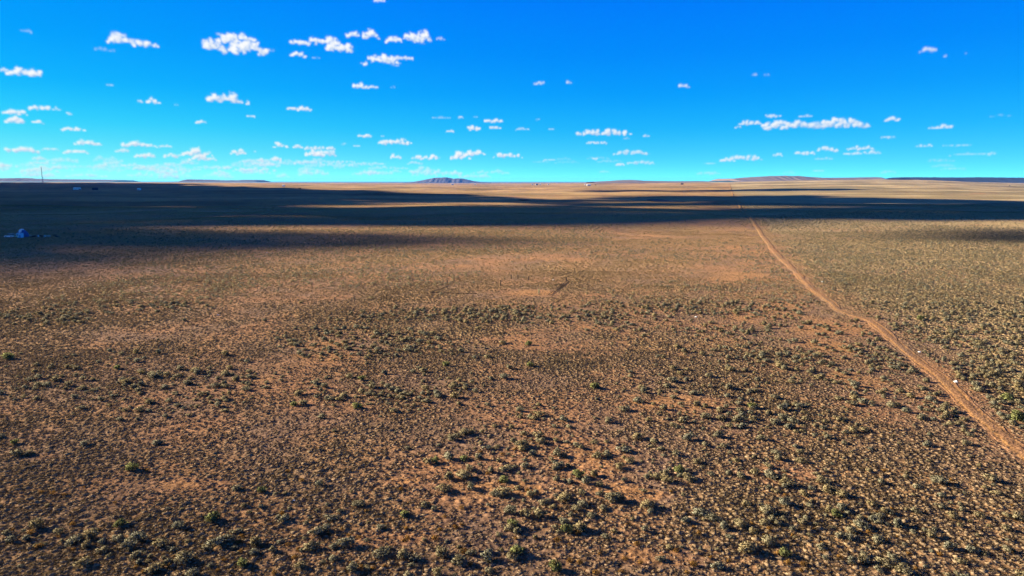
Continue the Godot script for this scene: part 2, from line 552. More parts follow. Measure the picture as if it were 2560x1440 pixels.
# ------------------------------------------------------------------ hills on the skyline
func hill(called: String, label: String, dist: float, depth: float, base_y: float, tops: Array, m: Material, rough: float, cliff: float, seed_ := 1):
	# tops: points (px, py) of its outline in the photograph; base_y: the py of its foot
	var x0: float = tops[0].x
	var x1: float = tops[-1].x
	var cols := int(clampf((x1 - x0) / 2.5, 20, 260))
	var rows := 22
	var v := PackedVector3Array()
	var idx := PackedInt32Array()
	var nz := FastNoiseLite.new()
	nz.seed = seed_
	nz.frequency = 1.0
	nz.fractal_octaves = 4
	var foot := (Vector3(0, 720.0 - base_y, -FOCAL).rotated(Vector3.RIGHT, -PITCH))
	var fy := CAM_H + foot.y / -foot.z * dist
	for i in rows:
		var t := i / float(rows - 1)
		for j in cols:
			var px := lerpf(x0, x1, j / float(cols - 1))
			var py := curve(tops, px)
			var d := Vector3(px - 1280.0, 720.0 - py, -FOCAL).rotated(Vector3.RIGHT, -PITCH)
			var top := CAM_H + d.y / -d.z * dist
			var gully := nz.get_noise_2d(px * 0.09, t * 2.0)
			var rise_ := clampf(t * 2.2 + gully * 0.13 * sin(minf(t * 2.2, 1.0) * PI), 0.0, 1.0)
			var s := lerpf(rise_, smoothstep(0.0, 1.0, pow(rise_, 1.0 + cliff * 2.0)), 0.8)
			var back := 1.0 - smoothstep(0.75, 1.0, t)
			var y := fy - 12.0 + (maxf(top - fy, 0.0) + 12.0) * s * back + nz.get_noise_2d(px * 0.5, t * 9.0 + 40.0) * rough * s * back
			var z := -dist + depth * (0.45 - t)
			v.append(Vector3(d.x / -d.z * dist, y, z))
	for i in rows - 1:
		for j in cols - 1:
			var p := i * cols + j
			idx.append_array(PackedInt32Array([p, p + cols, p + 1, p + 1, p + cols, p + cols + 1]))
	var st := SurfaceTool.new()
	st.begin(Mesh.PRIMITIVE_TRIANGLES)
	for p in v: st.add_vertex(p)
	for k in idx: st.add_index(k)
	st.generate_normals()
	var o := part(called, st.commit(), m, self)
	tag(o, label, "", "", "structure")


func build_hills():
	var rock := mat(Color(0.085, 0.08, 0.085))
	var tan := mat(Color(0.15, 0.115, 0.095))
	var wooded := mat(Color(0.02, 0.024, 0.024))  # tree cover, with the cloud shade over it put into the colour
	hill("mesa", "flat topped blue mesa standing alone on the horizon", 16500, 2200, 458, [Vector2(1010, 457), Vector2(1036, 454), Vector2(1056, 450.5), Vector2(1072, 447), Vector2(1086, 444.3), Vector2(1104, 443.8), Vector2(1112, 443), Vector2(1122, 445), Vector2(1130, 447), Vector2(1142, 445.8), Vector2(1153, 446), Vector2(1166, 449), Vector2(1182, 452.5), Vector2(1200, 455), Vector2(1225, 457)], rock, 3.0, 0.0, 3)
	hill("mesa", "long pale mesa low on the horizon behind the mast", 17500, 1800, 453, [Vector2(-140, 444), Vector2(-20, 446), Vector2(40, 445.2), Vector2(50, 446.5), Vector2(100, 448), Vector2(170, 448.5), Vector2(240, 449.5), Vector2(300, 451)], rock, 4.0, 0.8, 4)
	hill("mesa", "dark low mesa with a stepped top on the horizon", 15500, 1500, 453.5, [Vector2(452, 453), Vector2(458, 450), Vector2(468, 448.6), Vector2(490, 449), Vector2(520, 450), Vector2(560, 451.5), Vector2(575, 450.5), Vector2(590, 451.5), Vector2(605, 449.8), Vector2(640, 450), Vector2(650, 452.5)], rock, 4.0, 1.0, 5)
	hill("hill", "small rounded hill on the horizon left of the road", 9000, 1600, 455, [Vector2(1480, 455), Vector2(1530, 452.5), Vector2(1556, 450.6), Vector2(1576, 449.8), Vector2(1592, 450.4), Vector2(1612, 452), Vector2(1680, 453), Vector2(1760, 453)], tan, 2.0, 0.0, 6)
	hill("ridge", "long low ridge with broken cliffs right of the road", 9500, 2200, 452, [Vector2(1826, 452), Vector2(1829, 446.5), Vector2(1840, 446.8), Vector2(1856, 448), Vector2(1872, 446.4), Vector2(1900, 443.2), Vector2(1935, 441.2), Vector2(1970, 439.2), Vector2(1984, 440), Vector2(2000, 440), Vector2(2030, 442.5), Vector2(2060, 444.5), Vector2(2120, 444.5), Vector2(2200, 443)], tan, 4.0, 1.0, 7)
	hill("wooded_mesa", "dark blue wooded mesa in cloud shade at the far right", 9000, 1800, 456, [Vector2(2270, 446), Vector2(2290, 443.2), Vector2(2340, 443.6), Vector2(2420, 444), Vector2(2480, 443.6), Vector2(2540, 444.4), Vector2(2620, 445), Vector2(2760, 446)], wooded, 7.0, 0.8, 8)


# ------------------------------------------------------------------ clouds that shade the plain, off to the sunward side
func inside(poly: PackedVector2Array, p: Vector2) -> bool:
	return Geometry2D.is_point_in_polygon(p, poly)


func shade(poly: PackedVector2Array, holes: Array, cover: float, grow: float, seed_: int):
	var r := RandomNumberGenerator.new()
	r.seed = seed_
	var ball := SphereMesh.new()
	ball.radial_segments = 12
	ball.rings = 6
	ball.radius = 1.0
	ball.height = 2.0
	var st := SurfaceTool.new()
	st.begin(Mesh.PRIMITIVE_TRIANGLES)
	var lo := poly[0]
	var hi := poly[0]
	for p in poly:
		lo = lo.min(p)
		hi = hi.max(p)
	var y := lo.y
	while y < hi.y:
		var x := lo.x + r.randf() * 20.0
		while x < hi.x:
			var p := Vector2(x + r.randf_range(-6.0, 6.0), y + r.randf_range(-0.8, 0.8) * grow)
			var w := spot(p.x, p.y)
			var dist := Vector2(w.x, w.z).length()
			var dz := clampf(dist * dist / (FOCAL * CAM_H) * 2.0 * grow, 6.0, 900.0)
			var dx := clampf(dz * 0.8, 9.0, 160.0 if dist < 4000.0 else 420.0)
			x += dx * 0.8 / dist * FOCAL
			if r.randf() > cover or not inside(poly, p): continue
			var bad := false
			for h in holes:
				if inside(h, p): bad = true
			if bad: continue
			var at := w + to_sun * ((CLOUD_H - w.y) / to_sun.y)
			var k := r.randf_range(0.75, 1.2)
			var b := Basis.from_scale(Vector3(dx * k, minf(dz * 0.22, 30.0), dz * k))
			st.append_from(ball, 0, Transform3D(b, at + Vector3(0, r.randf_range(0.0, 0.2) * minf(dz, 60.0), 0)))
		var mid := clampf(lo.x, 0.0, 2560.0) * 0.5 + clampf(hi.x, 0.0, 2560.0) * 0.5
		var away := Vector2(spot(mid, y).x, spot(mid, y).z).length()
		y += maxf(1.7 * grow, 0.8 * 6.0 / (away * away / (FOCAL * CAM_H)))
	var o := part("cloud", st.commit(), mat(Color(0.9, 0.9, 0.9)), self)
	o.set_meta("kind", "structure")


func build_shadow_clouds():
	var a := PackedVector2Array([Vector2(-160, 452), Vector2(60, 453.5), Vector2(270, 459), Vector2(420, 464), Vector2(530, 467.5), Vector2(800, 476), Vector2(1100, 487), Vector2(1280, 497), Vector2(1420, 499), Vector2(1600, 493), Vector2(1750, 491), Vector2(1920, 491), Vector2(2100, 494), Vector2(2300, 500), Vector2(2760, 508),
		Vector2(2760, 551), Vector2(2250, 549), Vector2(2100, 547), Vector2(1900, 555), Vector2(1700, 562), Vector2(1500, 567), Vector2(1280, 568), Vector2(1000, 565), Vector2(640, 565), Vector2(400, 572), Vector2(-160, 590)])
	var hole := PackedVector2Array([Vector2(700, 516), Vector2(1000, 508), Vector2(1300, 504), Vector2(1560, 502), Vector2(1700, 505), Vector2(1420, 511), Vector2(1200, 514), Vector2(1000, 517), Vector2(800, 521)])
	var hole2 := PackedVector2Array([Vector2(1500, 515), Vector2(1800, 511.5), Vector2(2060, 513), Vector2(2350, 517), Vector2(2050, 520), Vector2(1800, 522), Vector2(1560, 523)])
	shade(a, [hole, hole2], 0.93, 1.0, 31)
	var b := PackedVector2Array([Vector2(-160, 585), Vector2(300, 576), Vector2(600, 577), Vector2(1000, 583), Vector2(1300, 592), Vector2(1340, 602), Vector2(1200, 612), Vector2(900, 624), Vector2(600, 636), Vector2(300, 652), Vector2(-160, 676)])
	shade(b, [], 0.28, 1.1, 32)
	var b2 := PackedVector2Array([Vector2(-200, 588), Vector2(100, 586), Vector2(420, 584), Vector2(700, 592), Vector2(560, 608), Vector2(300, 624), Vector2(-200, 650)])
	shade(b2, [], 0.42, 1.1, 36)
	var d := PackedVector2Array([Vector2(2230, 588), Vector2(2380, 577), Vector2(2760, 574), Vector2(2760, 616), Vector2(2420, 612)])
	shade(d, [], 0.26, 1.1, 33)
	var e := PackedVector2Array([Vector2(1440, 478), Vector2(1700, 475.5), Vector2(1950, 473.5), Vector2(2140, 474.5), Vector2(1950, 476), Vector2(1700, 478), Vector2(1520, 480)])
	shade(e, [], 0.8, 0.5, 34)
	var f := PackedVector2Array([Vector2(-300, 1250), Vector2(200, 1250), Vector2(560, 1330), Vector2(760, 1440), Vector2(760, 1560), Vector2(-300, 1560)])
	shade(f, [], 0.38, 1.0, 35)  # unseen puffs added to half shade the lower left foreground
	var h := PackedVector2Array([Vector2(-300, 640), Vector2(200, 640), Vector2(560, 630), Vector2(640, 645), Vector2(420, 672), Vector2(150, 700), Vector2(-300, 712)])
	shade(h, [], 0.16, 1.1, 37)


# ------------------------------------------------------------------ plants
func tuft_mesh(seed_: int, blades: int, tall: float, spread: float) -> ArrayMesh:
	var r := RandomNumberGenerator.new()
	r.seed = seed_
	var st := SurfaceTool.new()
	st.begin(Mesh.PRIMITIVE_TRIANGLES)
	# a dense mound of old stems
	var rings := 3
	var seg := 7
	var pts := []
	for i in rings + 1:
		var t := i / float(rings)
		var row := []
		for j in seg:
			var a := j * TAU / seg + i * 0.4
			var k := spread * (1.0 - t * t) * r.randf_range(0.55, 1.25) * 0.72
			row.append(Vector3(cos(a) * k, t * tall * 0.62 * r.randf_range(0.85, 1.1) - 0.03, sin(a) * k))
		pts.append(row)
	for i in rings:
		for j in seg:
			var p: Vector3 = pts[i][j]
			var q: Vector3 = pts[i][(j + 1) % seg]
			var s: Vector3 = pts[i + 1][j]
			var u: Vector3 = pts[i + 1][(j + 1) % seg]
			var shade_ := r.randf_range(0.75, 1.0)
			for w in [p, q, s, q, u, s]:
				st.set_color(Color(shade_, shade_, shade_))
				st.set_normal((Vector3(w.x, w.y * 0.9 + 0.06, w.z)).normalized())
				st.add_vertex(w)
	for i in blades:
		var a := r.randf() * TAU
		var lean := r.randf_range(0.1, 1.0)
		var base := Vector3(cos(a), 0, sin(a)) * spread * 0.35 * r.randf()
		var tip := base + Vector3(cos(a) * lean * spread, tall * r.randf_range(0.7, 1.15) * (1.15 - lean * 0.55), sin(a) * lean * spread)
		var side := Vector3(-sin(a), 0, cos(a)) * 0.035
		var n := (Vector3(cos(a) * lean, 0.7, sin(a) * lean)).normalized()
		var shade_ := r.randf_range(0.85, 1.25)
		for w in [base - side, base + side, tip]:
			st.set_color(Color(shade_, shade_, shade_ * 0.95))
			st.set_normal(n)
			st.add_vertex(w)
	return st.commit()


func bush_mesh(seed_: int, leaves: int, lobes: int, tip: Color, old: Color, spiky: float) -> ArrayMesh:
	# unit bush: about 1 m wide and 0.7 m tall; sprays of small leaves on several lobes
	var r := RandomNumberGenerator.new()
	r.seed = seed_
	var balls := []
	for i in lobes:
		var a := i * TAU / lobes + r.randf_range(-0.5, 0.5)
		var k := r.randf_range(0.1, 0.4)
		balls.append([Vector3(cos(a) * k, r.randf_range(0.16, 0.4), sin(a) * k), r.randf_range(0.12, 0.26)])
	balls.append([Vector3(0, 0.33, 0), 0.3])
	balls.append([Vector3(0.05, 0.18, -0.04), 0.3])
	var st := SurfaceTool.new()
	st.begin(Mesh.PRIMITIVE_TRIANGLES)
	for i in leaves:
		var b: Array = balls[r.randi() % balls.size()]
		var n := Vector3(r.randfn(), r.randfn() * 0.9 + 0.25, r.randfn()).normalized()
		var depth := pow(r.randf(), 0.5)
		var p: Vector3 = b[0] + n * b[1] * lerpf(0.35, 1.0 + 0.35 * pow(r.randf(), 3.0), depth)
		if p.y < 0.03: p.y = 0.03 + r.randf() * 0.1
		var out := (Vector3(p.x, (p.y - 0.2) * 1.1, p.z)).normalized().lerp(n, 0.5).normalized()
		var dir := (n + Vector3(r.randfn(), r.randfn() + spiky, r.randfn()) * 0.55).normalized()
		var long := r.randf_range(0.045, 0.09) * (1.0 + spiky * 0.5)
		var side := dir.cross(Vector3(r.randfn(), r.randfn(), r.randfn())).normalized() * long * (0.42 - 0.12 * spiky)
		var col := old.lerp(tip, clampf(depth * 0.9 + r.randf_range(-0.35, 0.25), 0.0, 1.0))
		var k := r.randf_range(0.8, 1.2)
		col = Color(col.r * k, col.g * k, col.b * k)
		for w in [p - dir * long * 0.4, p + side, p + dir * long, p - dir * long * 0.4, p + dir * long, p - side]:
			st.set_color(col)
			st.set_normal(out)
			st.add_vertex(w)
	return st.commit()


func stem_mesh(seed_: int) -> ArrayMesh:
	var r := RandomNumberGenerator.new()
	r.seed = seed_
	var st := SurfaceTool.new()
	st.begin(Mesh.PRIMITIVE_TRIANGLES)
	for i in 9:
		var a := i * TAU / 9.0 + r.randf_range(-0.3, 0.3)
		var top := Vector3(cos(a) * r.randf_range(0.15, 0.4), r.randf_range(0.3, 0.55), sin(a) * r.randf_range(0.15, 0.4))
		var root := Vector3(cos(a) * 0.03, -0.05, sin(a) * 0.03)
		for k in 3:
			var b0 := root + Vector3(cos(k * TAU / 3.0), 0, sin(k * TAU / 3.0)) * 0.025
			var b1 := root + Vector3(cos((k + 1) * TAU / 3.0), 0, sin((k + 1) * TAU / 3.0)) * 0.025
			for w in [b0, b1, top]:
				st.set_color(Color(0.16, 0.12, 0.09))
				st.set_normal((w - root + Vector3(0, 0.05, 0)).normalized())
				st.add_vertex(w)
	return st.commit()


func leaf_mat(rough := 1.0) -> StandardMaterial3D:
	var m := mat(Color(1, 1, 1), rough, true)
	m.metallic_specular = 0.1
	m.backlight_enabled = true
	m.backlight = Color(0.55, 0.55, 0.55)
	return m


func scatter(called: String, parent: Node, mesh: Mesh, m: Material, places: Array, tints: Array):
	if places.is_empty(): return
	var mm := MultiMesh.new()
	mm.transform_format = MultiMesh.TRANSFORM_3D
	mm.use_colors = true
	mm.mesh = mesh
	mm.instance_count = places.size()
	for i in places.size():
		mm.set_instance_transform(i, places[i])
		mm.set_instance_color(i, tints[i])
	var o := MultiMeshInstance3D.new()
	o.name = called
	o.multimesh = mm
	o.material_override = m
	parent.add_child(o, true)


func build_tufts():
	var meshes := []
	for i in 4:
		meshes.append(tuft_mesh(60 + i, 34, 0.20, 0.42))
	var places := [[], [], [], []]
	var tints := [[], [], [], []]
	for band in [[-36.0, -120.0, 0.37, 0.85], [-120.0, -230.0, 0.54, 1.0], [-230.0, -430.0, 0.85, 1.2], [-430.0, -900.0, 1.7, 1.55]]:
		var z: float = band[0]
		var cell: float = band[2]
		while z > band[1]:
			var reach := -z * 0.86 + 14.0
			var x := -reach
			var rx := road_x(z)
			while x < reach:
				var px := x + rng.randf_range(-0.5, 0.5) * cell
				var pz := z + rng.randf_range(-0.5, 0.5) * cell
				x += cell
				var side := px - rx
				if absf(side) < 1.7 and rng.randf() < (0.9 if absf(side) < 1.3 and absf(side) > 0.5 else 0.3): continue
				var g := grassiness(px, pz, side)
				if rng.randf() > 0.68 + 0.5 * g + 0.5 * n_small.get_noise_2d(px * 1.3, pz * 1.3): continue
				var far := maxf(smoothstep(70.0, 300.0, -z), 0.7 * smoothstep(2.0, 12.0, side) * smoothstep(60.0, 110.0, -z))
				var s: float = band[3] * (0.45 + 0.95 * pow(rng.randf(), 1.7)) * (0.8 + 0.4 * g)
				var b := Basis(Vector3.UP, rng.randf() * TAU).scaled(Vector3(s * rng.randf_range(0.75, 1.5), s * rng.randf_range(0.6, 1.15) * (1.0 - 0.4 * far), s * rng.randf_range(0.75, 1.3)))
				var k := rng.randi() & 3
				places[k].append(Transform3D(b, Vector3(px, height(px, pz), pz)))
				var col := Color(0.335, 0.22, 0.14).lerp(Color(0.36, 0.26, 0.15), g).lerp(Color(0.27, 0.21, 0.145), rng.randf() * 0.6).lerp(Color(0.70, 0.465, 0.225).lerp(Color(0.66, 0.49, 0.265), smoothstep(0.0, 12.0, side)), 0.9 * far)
				var v := rng.randf_range(0.85, 1.15)
				tints[k].append(Color(col.r * v, col.g * v, col.b * v))
			z -= cell
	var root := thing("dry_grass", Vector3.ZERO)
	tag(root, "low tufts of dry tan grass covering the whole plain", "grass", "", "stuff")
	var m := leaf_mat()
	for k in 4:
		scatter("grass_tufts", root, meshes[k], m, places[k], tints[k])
	print("tufts ", places[0].size() * 4)


var clumps := []


func clump(px: float, py: float, rx: float, ry: float, amount: float):
	clumps.append([px, py, 1.0 / rx, 1.0 / ry, amount, px - rx * 1.6, px + rx * 1.6, py - ry * 1.6, py + ry * 1.6])


func lay_clumps():
	# where the photograph shows thickets: centre, half width, half height, thickness
	clump(1750, 1130, 700, 120, 0.36); clump(1500, 1320, 900, 130, 0.32); clump(330, 1370, 420, 80, 0.28); clump(2250, 1310, 450, 190, 0.28); clump(900, 1400, 400, 70, 0.35)
	clump(110, 1345, 130, 20, 0.9); clump(270, 1362, 70, 30, 0.9); clump(370, 1272, 80, 12, 0.9); clump(400, 1392, 80, 24, 0.8); clump(560, 1345, 70, 14, 0.7); clump(720, 1280, 200, 40, 0.35)
	clump(2420, 850, 300, 190, 0.85); clump(2250, 660, 380, 90, 0.9); clump(2480, 1000, 170, 90, 1.0); clump(2150, 560, 300, 30, 0.6); clump(2450, 600, 250, 40, 1.2)
	clump(1900, 960, 360, 110, 0.42); clump(1800, 745, 320, 45, 0.6); clump(1740, 800, 300, 50, 0.4); clump(1950, 850, 200, 60, 0.3)
	clump(900, 850, 240, 55, 0.62); clump(500, 985, 330, 55, 0.42); clump(960, 965, 240, 45, 0.45); clump(1000, 1000, 120, 30, 0.5); clump(450, 715, 240, 34, 0.75); clump(320, 762, 240, 26, 0.6); clump(95, 795, 130, 26, 0.9); clump(950, 690, 260, 30, 0.9); clump(620, 700, 100, 20, 0.8)
	clump(1290, 785, 300, 24, 1.1); clump(1020, 785, 160, 18, 0.6); clump(1560, 760, 140, 24, 0.4); clump(1150, 600, 360, 40, 1.3); clump(1420, 590, 120, 24, 1.2); clump(700, 650, 500, 40, 0.5)
	clump(80, 960, 160, 45, 0.4); clump(300, 905, 320, 30, 0.2); clump(1140, 880, 110, 28, 0.45); clump(1220, 965, 90, 25, 0.25); clump(1250, 1030, 160, 30, 0.3); clump(560, 920, 260, 30, 0.2)
	clump(600, 600, 600, 40, 0.3); clump(1700, 630, 300, 30, 0.5)


func sage_density(p: Vector3, side: float) -> float:
	var s := seen_at(p)
	var d := 0.022
	for k in clumps:
		if s.x > k[5] and s.x < k[6] and s.y > k[7] and s.y < k[8]:
			var u: float = (s.x - k[0]) * k[2]
			var v: float = (s.y - k[1]) * k[3]
			d += k[4] * (1.0 - smoothstep(0.35, 1.35, u * u + v * v))
	d *= 0.55 + 1.1 * clampf(0.5 + n_mid.get_noise_2d(p.x * 1.1 + 55.0, p.z * 1.1) * 1.7, 0.0, 1.0)
	return d


func build_sage():
	lay_clumps()
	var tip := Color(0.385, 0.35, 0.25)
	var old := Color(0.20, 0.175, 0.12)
	var full := []
	var light := []
	var stems := []
	for i in 5:
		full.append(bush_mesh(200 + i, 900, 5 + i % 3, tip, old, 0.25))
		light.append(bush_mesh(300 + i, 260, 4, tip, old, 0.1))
		stems.append(stem_mesh(400 + i))
	var found := []
	for band in [[-40.0, -130.0, 1.25, 1.0], [-130.0, -300.0, 1.5, 1.0], [-300.0, -700.0, 2.4, 1.15], [-700.0, -1700.0, 7.0, 1.7]]:
		var z: float = band[0]
		var cell: float = band[2]
		while z > band[1]:
			var reach := -z * 0.84 + 12.0
			var x := -reach
			var rx := road_x(z)
			while x < reach:
				var px := x + rng.randf_range(-0.5, 0.5) * cell
				var pz := z + rng.randf_range(-0.5, 0.5) * cell
				x += cell
				if absf(px - rx) < 2.6: continue
				var p := Vector3(px, 0, pz)
				if rng.randf() > sage_density(p, px - rx) * 0.74: continue
				p.y = height(px, pz)
				var s: float = band[3] * (0.42 + 1.0 * pow(rng.randf(), 1.8))
				found.append([p, s, rng.randf() * TAU, rng.randf(), s / sqrt(px * px + pz * pz + 900.0), rng.randi() % 5])
			z -= cell
	# the ones that show largest are bushes of their own
	var shown := []
	for i in found.size():
		var q := seen_at(found[i][0])
		if q.x > -10 and q.x < 2570 and q.y > 500 and q.y < 1440:
			shown.append([found[i][4], i])
	shown.sort_custom(func(p, q): return p[0] > q[0])
	var own := {}
	for k in mini(300, shown.size()): own[shown[k][1]] = true
	var m := leaf_mat()
	var places := [[], [], [], [], [], [], [], [], [], []]
	var tints := [[], [], [], [], [], [], [], [], [], []]
	var list := []
	for i in found.size():
		var f: Array = found[i]
		var b := Basis(Vector3.UP, f[2]) * Basis.from_scale(Vector3(f[1] * (0.8 + 0.6 * fmod(f[2] * 7.3, 1.0)), f[1] * (0.62 + 0.4 * fmod(f[2] * 3.1, 1.0)), f[1] * (0.85 + 0.3 * f[3])))
		if own.has(i):
			list.append([f, b])
			continue
		var near: bool = f[0].z > -170.0
		var k: int = f[5] + (0 if near else 5)
		places[k].append(Transform3D(b, f[0]))
		tints[k].append(sage_tint(f[3]))
	var mats := []
	for i in 5:
		var mm := leaf_mat()
		mm.albedo_color = sage_tint((i + 0.5) / 5.0).linear_to_srgb()
		mats.append(mm)
	var wood := leaf_mat()
	var names := []
	for e in list:
		var f: Array = e[0]
		var o := thing("sagebrush", f[0])
		o.basis = e[1]
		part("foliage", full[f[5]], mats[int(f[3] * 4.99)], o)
		part("stems", stems[f[5]], wood, o)
		names.append([o, seen_at(f[0]), f[1], f[3]])
	label_bushes(names)
	var root := thing("sagebrush_thicket", Vector3.ZERO)
	tag(root, "countless small grey green sagebrush dotted over the plain", "scrub", "", "stuff")
	for k in 5:
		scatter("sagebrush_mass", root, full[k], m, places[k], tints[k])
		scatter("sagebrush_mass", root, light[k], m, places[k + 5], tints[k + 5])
	print("sage ", found.size(), " own ", list.size())


func sage_tint(t: float) -> Color:
	return Color(0.78, 0.86, 0.90).lerp(Color(1.06, 0.95, 0.72), t)


func label_bushes(names: Array):
	# by size and tone, then by the part of the picture, then by order from the left
	var cells := {}
	for n in names:
		var q: Vector3 = n[1]
		var row := "bottom edge" if q.y > 1390 else ("above bottom edge" if q.y > 1330 else ("low front" if q.y > 1260 else ("upper front" if q.y > 1180 else "beyond the front")))
		var col: int = clampi(int(q.x / 320.0), 0, 7)
		var side: String = ["far left", "left", "left of centre", "just left of centre", "just right of centre", "right of centre", "right", "far right"][col]
		var size := "big" if n[2] > 1.2 else ("medium" if n[2] > 0.95 else "small")
		var tone := "blue grey" if n[3] < 0.34 else ("grey green" if n[3] < 0.67 else "olive grey")
		var key := "%s %s sagebrush|%s, %s" % [size, tone, row, side]
		if not cells.has(key): cells[key] = []
		cells[key].append(n)
	for key in cells:
		var row: Array = cells[key]
		row.sort_custom(func(p, q): return p[1].x < q[1].x)
		var bits: PackedStringArray = key.split("|")
		for i in row.size():
			var label := "%s, %s" % [bits[0], bits[1]]
			if row.size() > 1:
				label = "%s %s from the left, %s" % [ORDER[mini(i, 19)], bits[0], bits[1]]
			tag(row[i][0], label, "sagebrush", "sagebrush bushes across the front of the plain")


func build_green_bushes():
	var tip := Color(0.29, 0.31, 0.12)
	var old := Color(0.12, 0.125, 0.06)
	var leaf := []
	var stems := []
	for i in 3:
		leaf.append(bush_mesh(700 + i, 800, 5, tip, old, 0.8))
		stems.append(stem_mesh(720 + i))
	var m := leaf_mat()
	var rows := [[330, 1176, 1.15, "bright green bush alone on the open grass"], [531, 1304, 1.2, "large yellow green bush with a dark shadow"], [301, 1314, 0.9, "pale green bush above a line of sagebrush"], [652, 1230, 0.8, "small green bush on open grass"]]
	rows += [[38, 1110, 0.8, "green bush at the left edge of the open grass"], [294, 922, 1.0, "green bush among scattered sagebrush far left"], [892, 1020, 1.1, "vivid green bush at the end of a sagebrush clump"], [906, 950, 1.0, "yellowish green bush beside a sagebrush clump"], [735, 1014, 0.9, "pale yellow green bush on bare grass"]]
	rows += [[1262, 1204, 0.85, "yellow green bush in the middle of the foreground"], [1281, 1318, 1.0, "pale yellow green bush between grey sagebrush"], [1293, 1386, 1.1, "two toned green bush near the bottom edge"], [1445, 1190, 1.0, "light green bush among sage right of centre"], [1418, 1330, 0.95, "dusty green bush in the foreground right of centre"]]
	rows += [[1322, 862, 1.1, "green bush on the orange soil patch"], [1325, 916, 1.1, "round green bush below the orange soil patch"], [1115, 915, 1.1, "dull green bush by the left sagebrush thicket"], [1487, 970, 1.3, "dark green bush on open grass right of centre"], [22, 896, 1.5, "wide green bush at the left edge"], [605, 1416, 0.9, "lime green bush at the bottom edge"]]
	rows += [[1160, 1150, 0.8, "green bush just in front of open grass"], [1090, 1155, 0.8, "olive green bush left of centre"], [1390, 1425, 1.0, "fresh green bush at the bottom edge"], [1012, 1290, 0.8, "yellowish bush left of a big sagebrush"], [1700, 1180, 1.0, "green bush among dense sagebrush on the right"]]
	rows += [[2300, 800, 1.6, "tall olive bush just right of the dirt road"], [2545, 1050, 1.8, "broad green bush at the right edge by the road"], [2520, 1000, 1.4, "yellow green bush near the right edge"], [1880, 1020, 1.1, "green bush in the sagebrush left of the road"], [2090, 1290, 0.9, "yellow green bush in the right foreground"], [1960, 1390, 0.9, "green bush near the bottom right"]]
	for k in rows.size():
		var e: Array = rows[k]
		var p := spot(e[0], e[1])
		var o := thing("rabbitbrush", p, rng.randf() * TAU)
		var s: float = e[2] * 1.15
		o.basis = o.basis.scaled(Vector3(s, s * 0.95, s))
		part("foliage", leaf[k % 3], m, o)
		part("stems", stems[k % 3], m, o)
		tag(o, e[3], "bush", "yellow green bushes among the sagebrush")


func build_rust_bushes():
	var leaf := []
	for i in 3:
		leaf.append(bush_mesh(800 + i, 340, 4, Color(0.42, 0.23, 0.06), Color(0.16, 0.08, 0.03), 0.6))
	var m := leaf_mat()
	var all := []
	for i in 120:
		var px := rng.randf_range(0.0, 2560.0)
		var py := 1110.0 + 325.0 * sqrt(rng.randf())
		var p := spot(px, py)
		if absf(p.x - road_x(p.z)) < 3.0: continue
		var o := part("dry_shrub", leaf[i % 3], m, self)
		var s := rng.randf_range(0.4, 0.75)
		o.transform = Transform3D(Basis(Vector3.UP, rng.randf() * TAU).scaled(Vector3(s, s * 0.75, s)), p)
		all.append([o, seen_at(p), s])
	var cells := {}
	for n in all:
		var key: int = clampi(int(n[1].x / 320.0), 0, 7) * 10 + clampi(int((n[1].y - 1100.0) / 85.0), 0, 3)
		if not cells.has(key): cells[key] = []
		cells[key].append(n)
	for key in cells:
		var row: Array = cells[key]
		row.sort_custom(func(p, q): return p[1].x < q[1].x)
		var side: String = ["far left", "left", "left of centre", "just left of centre", "just right of centre", "right of centre", "right", "far right"][int(key / 10)]
		var deep: String = ["back of the foreground", "upper foreground", "lower foreground", "strip along the bottom edge"][key % 10]
		for i in row.size():
			tag(row[i][0], "%s rust orange shrub from the left, %s, %s" % [ORDER[mini(i, 19)], deep, side], "shrub", "rust orange dry shrubs between the sagebrush")


# ------------------------------------------------------------------ small builders
func box(size: Vector3) -> BoxMesh:
	var b := BoxMesh.new()
	b.size = size
	return b


func cyl(r0: float, r1: float, h: float, seg := 10) -> CylinderMesh:
	var m := CylinderMesh.new()
	m.bottom_radius = r0
	m.top_radius = r1
	m.height = h
	m.radial_segments = seg
	m.rings = 1
	return m


func at(x: float, y: float, z: float) -> Transform3D:
	return Transform3D(Basis.IDENTITY, Vector3(x, y, z))


func bar(a: Vector3, b: Vector3, r: float, seg := 6) -> Array:
	var d := b - a
	var y := d.normalized()
	var x := y.cross(Vector3(0.3, 0.2, 0.9)).normalized()
	return [cyl(r, r, d.length(), seg), Transform3D(Basis(x, y, x.cross(y)), (a + b) * 0.5)]


func extrude(profile: PackedVector2Array, width: float) -> ArrayMesh:
	# a side outline (x along, y up) given thickness across z
	var st := SurfaceTool.new()
	st.begin(Mesh.PRIMITIVE_TRIANGLES)
	st.set_smooth_group(-1)
	var tri := Geometry2D.triangulate_polygon(profile)
	for s in [-0.5, 0.5]:
		for k in range(0, tri.size(), 3):
			for j in ([0, 1, 2] if s < 0 else [0, 2, 1]):
				var p := profile[tri[k + j]]
				st.add_vertex(Vector3(p.x, p.y, s * width))
	for i in profile.size():
		var p := profile[i]
		var q := profile[(i + 1) % profile.size()]
		for w in [Vector3(p.x, p.y, -0.5 * width), Vector3(q.x, q.y, -0.5 * width), Vector3(q.x, q.y, 0.5 * width), Vector3(p.x, p.y, -0.5 * width), Vector3(q.x, q.y, 0.5 * width), Vector3(p.x, p.y, 0.5 * width)]:
			st.add_vertex(w)
	st.generate_normals()
	return st.commit()


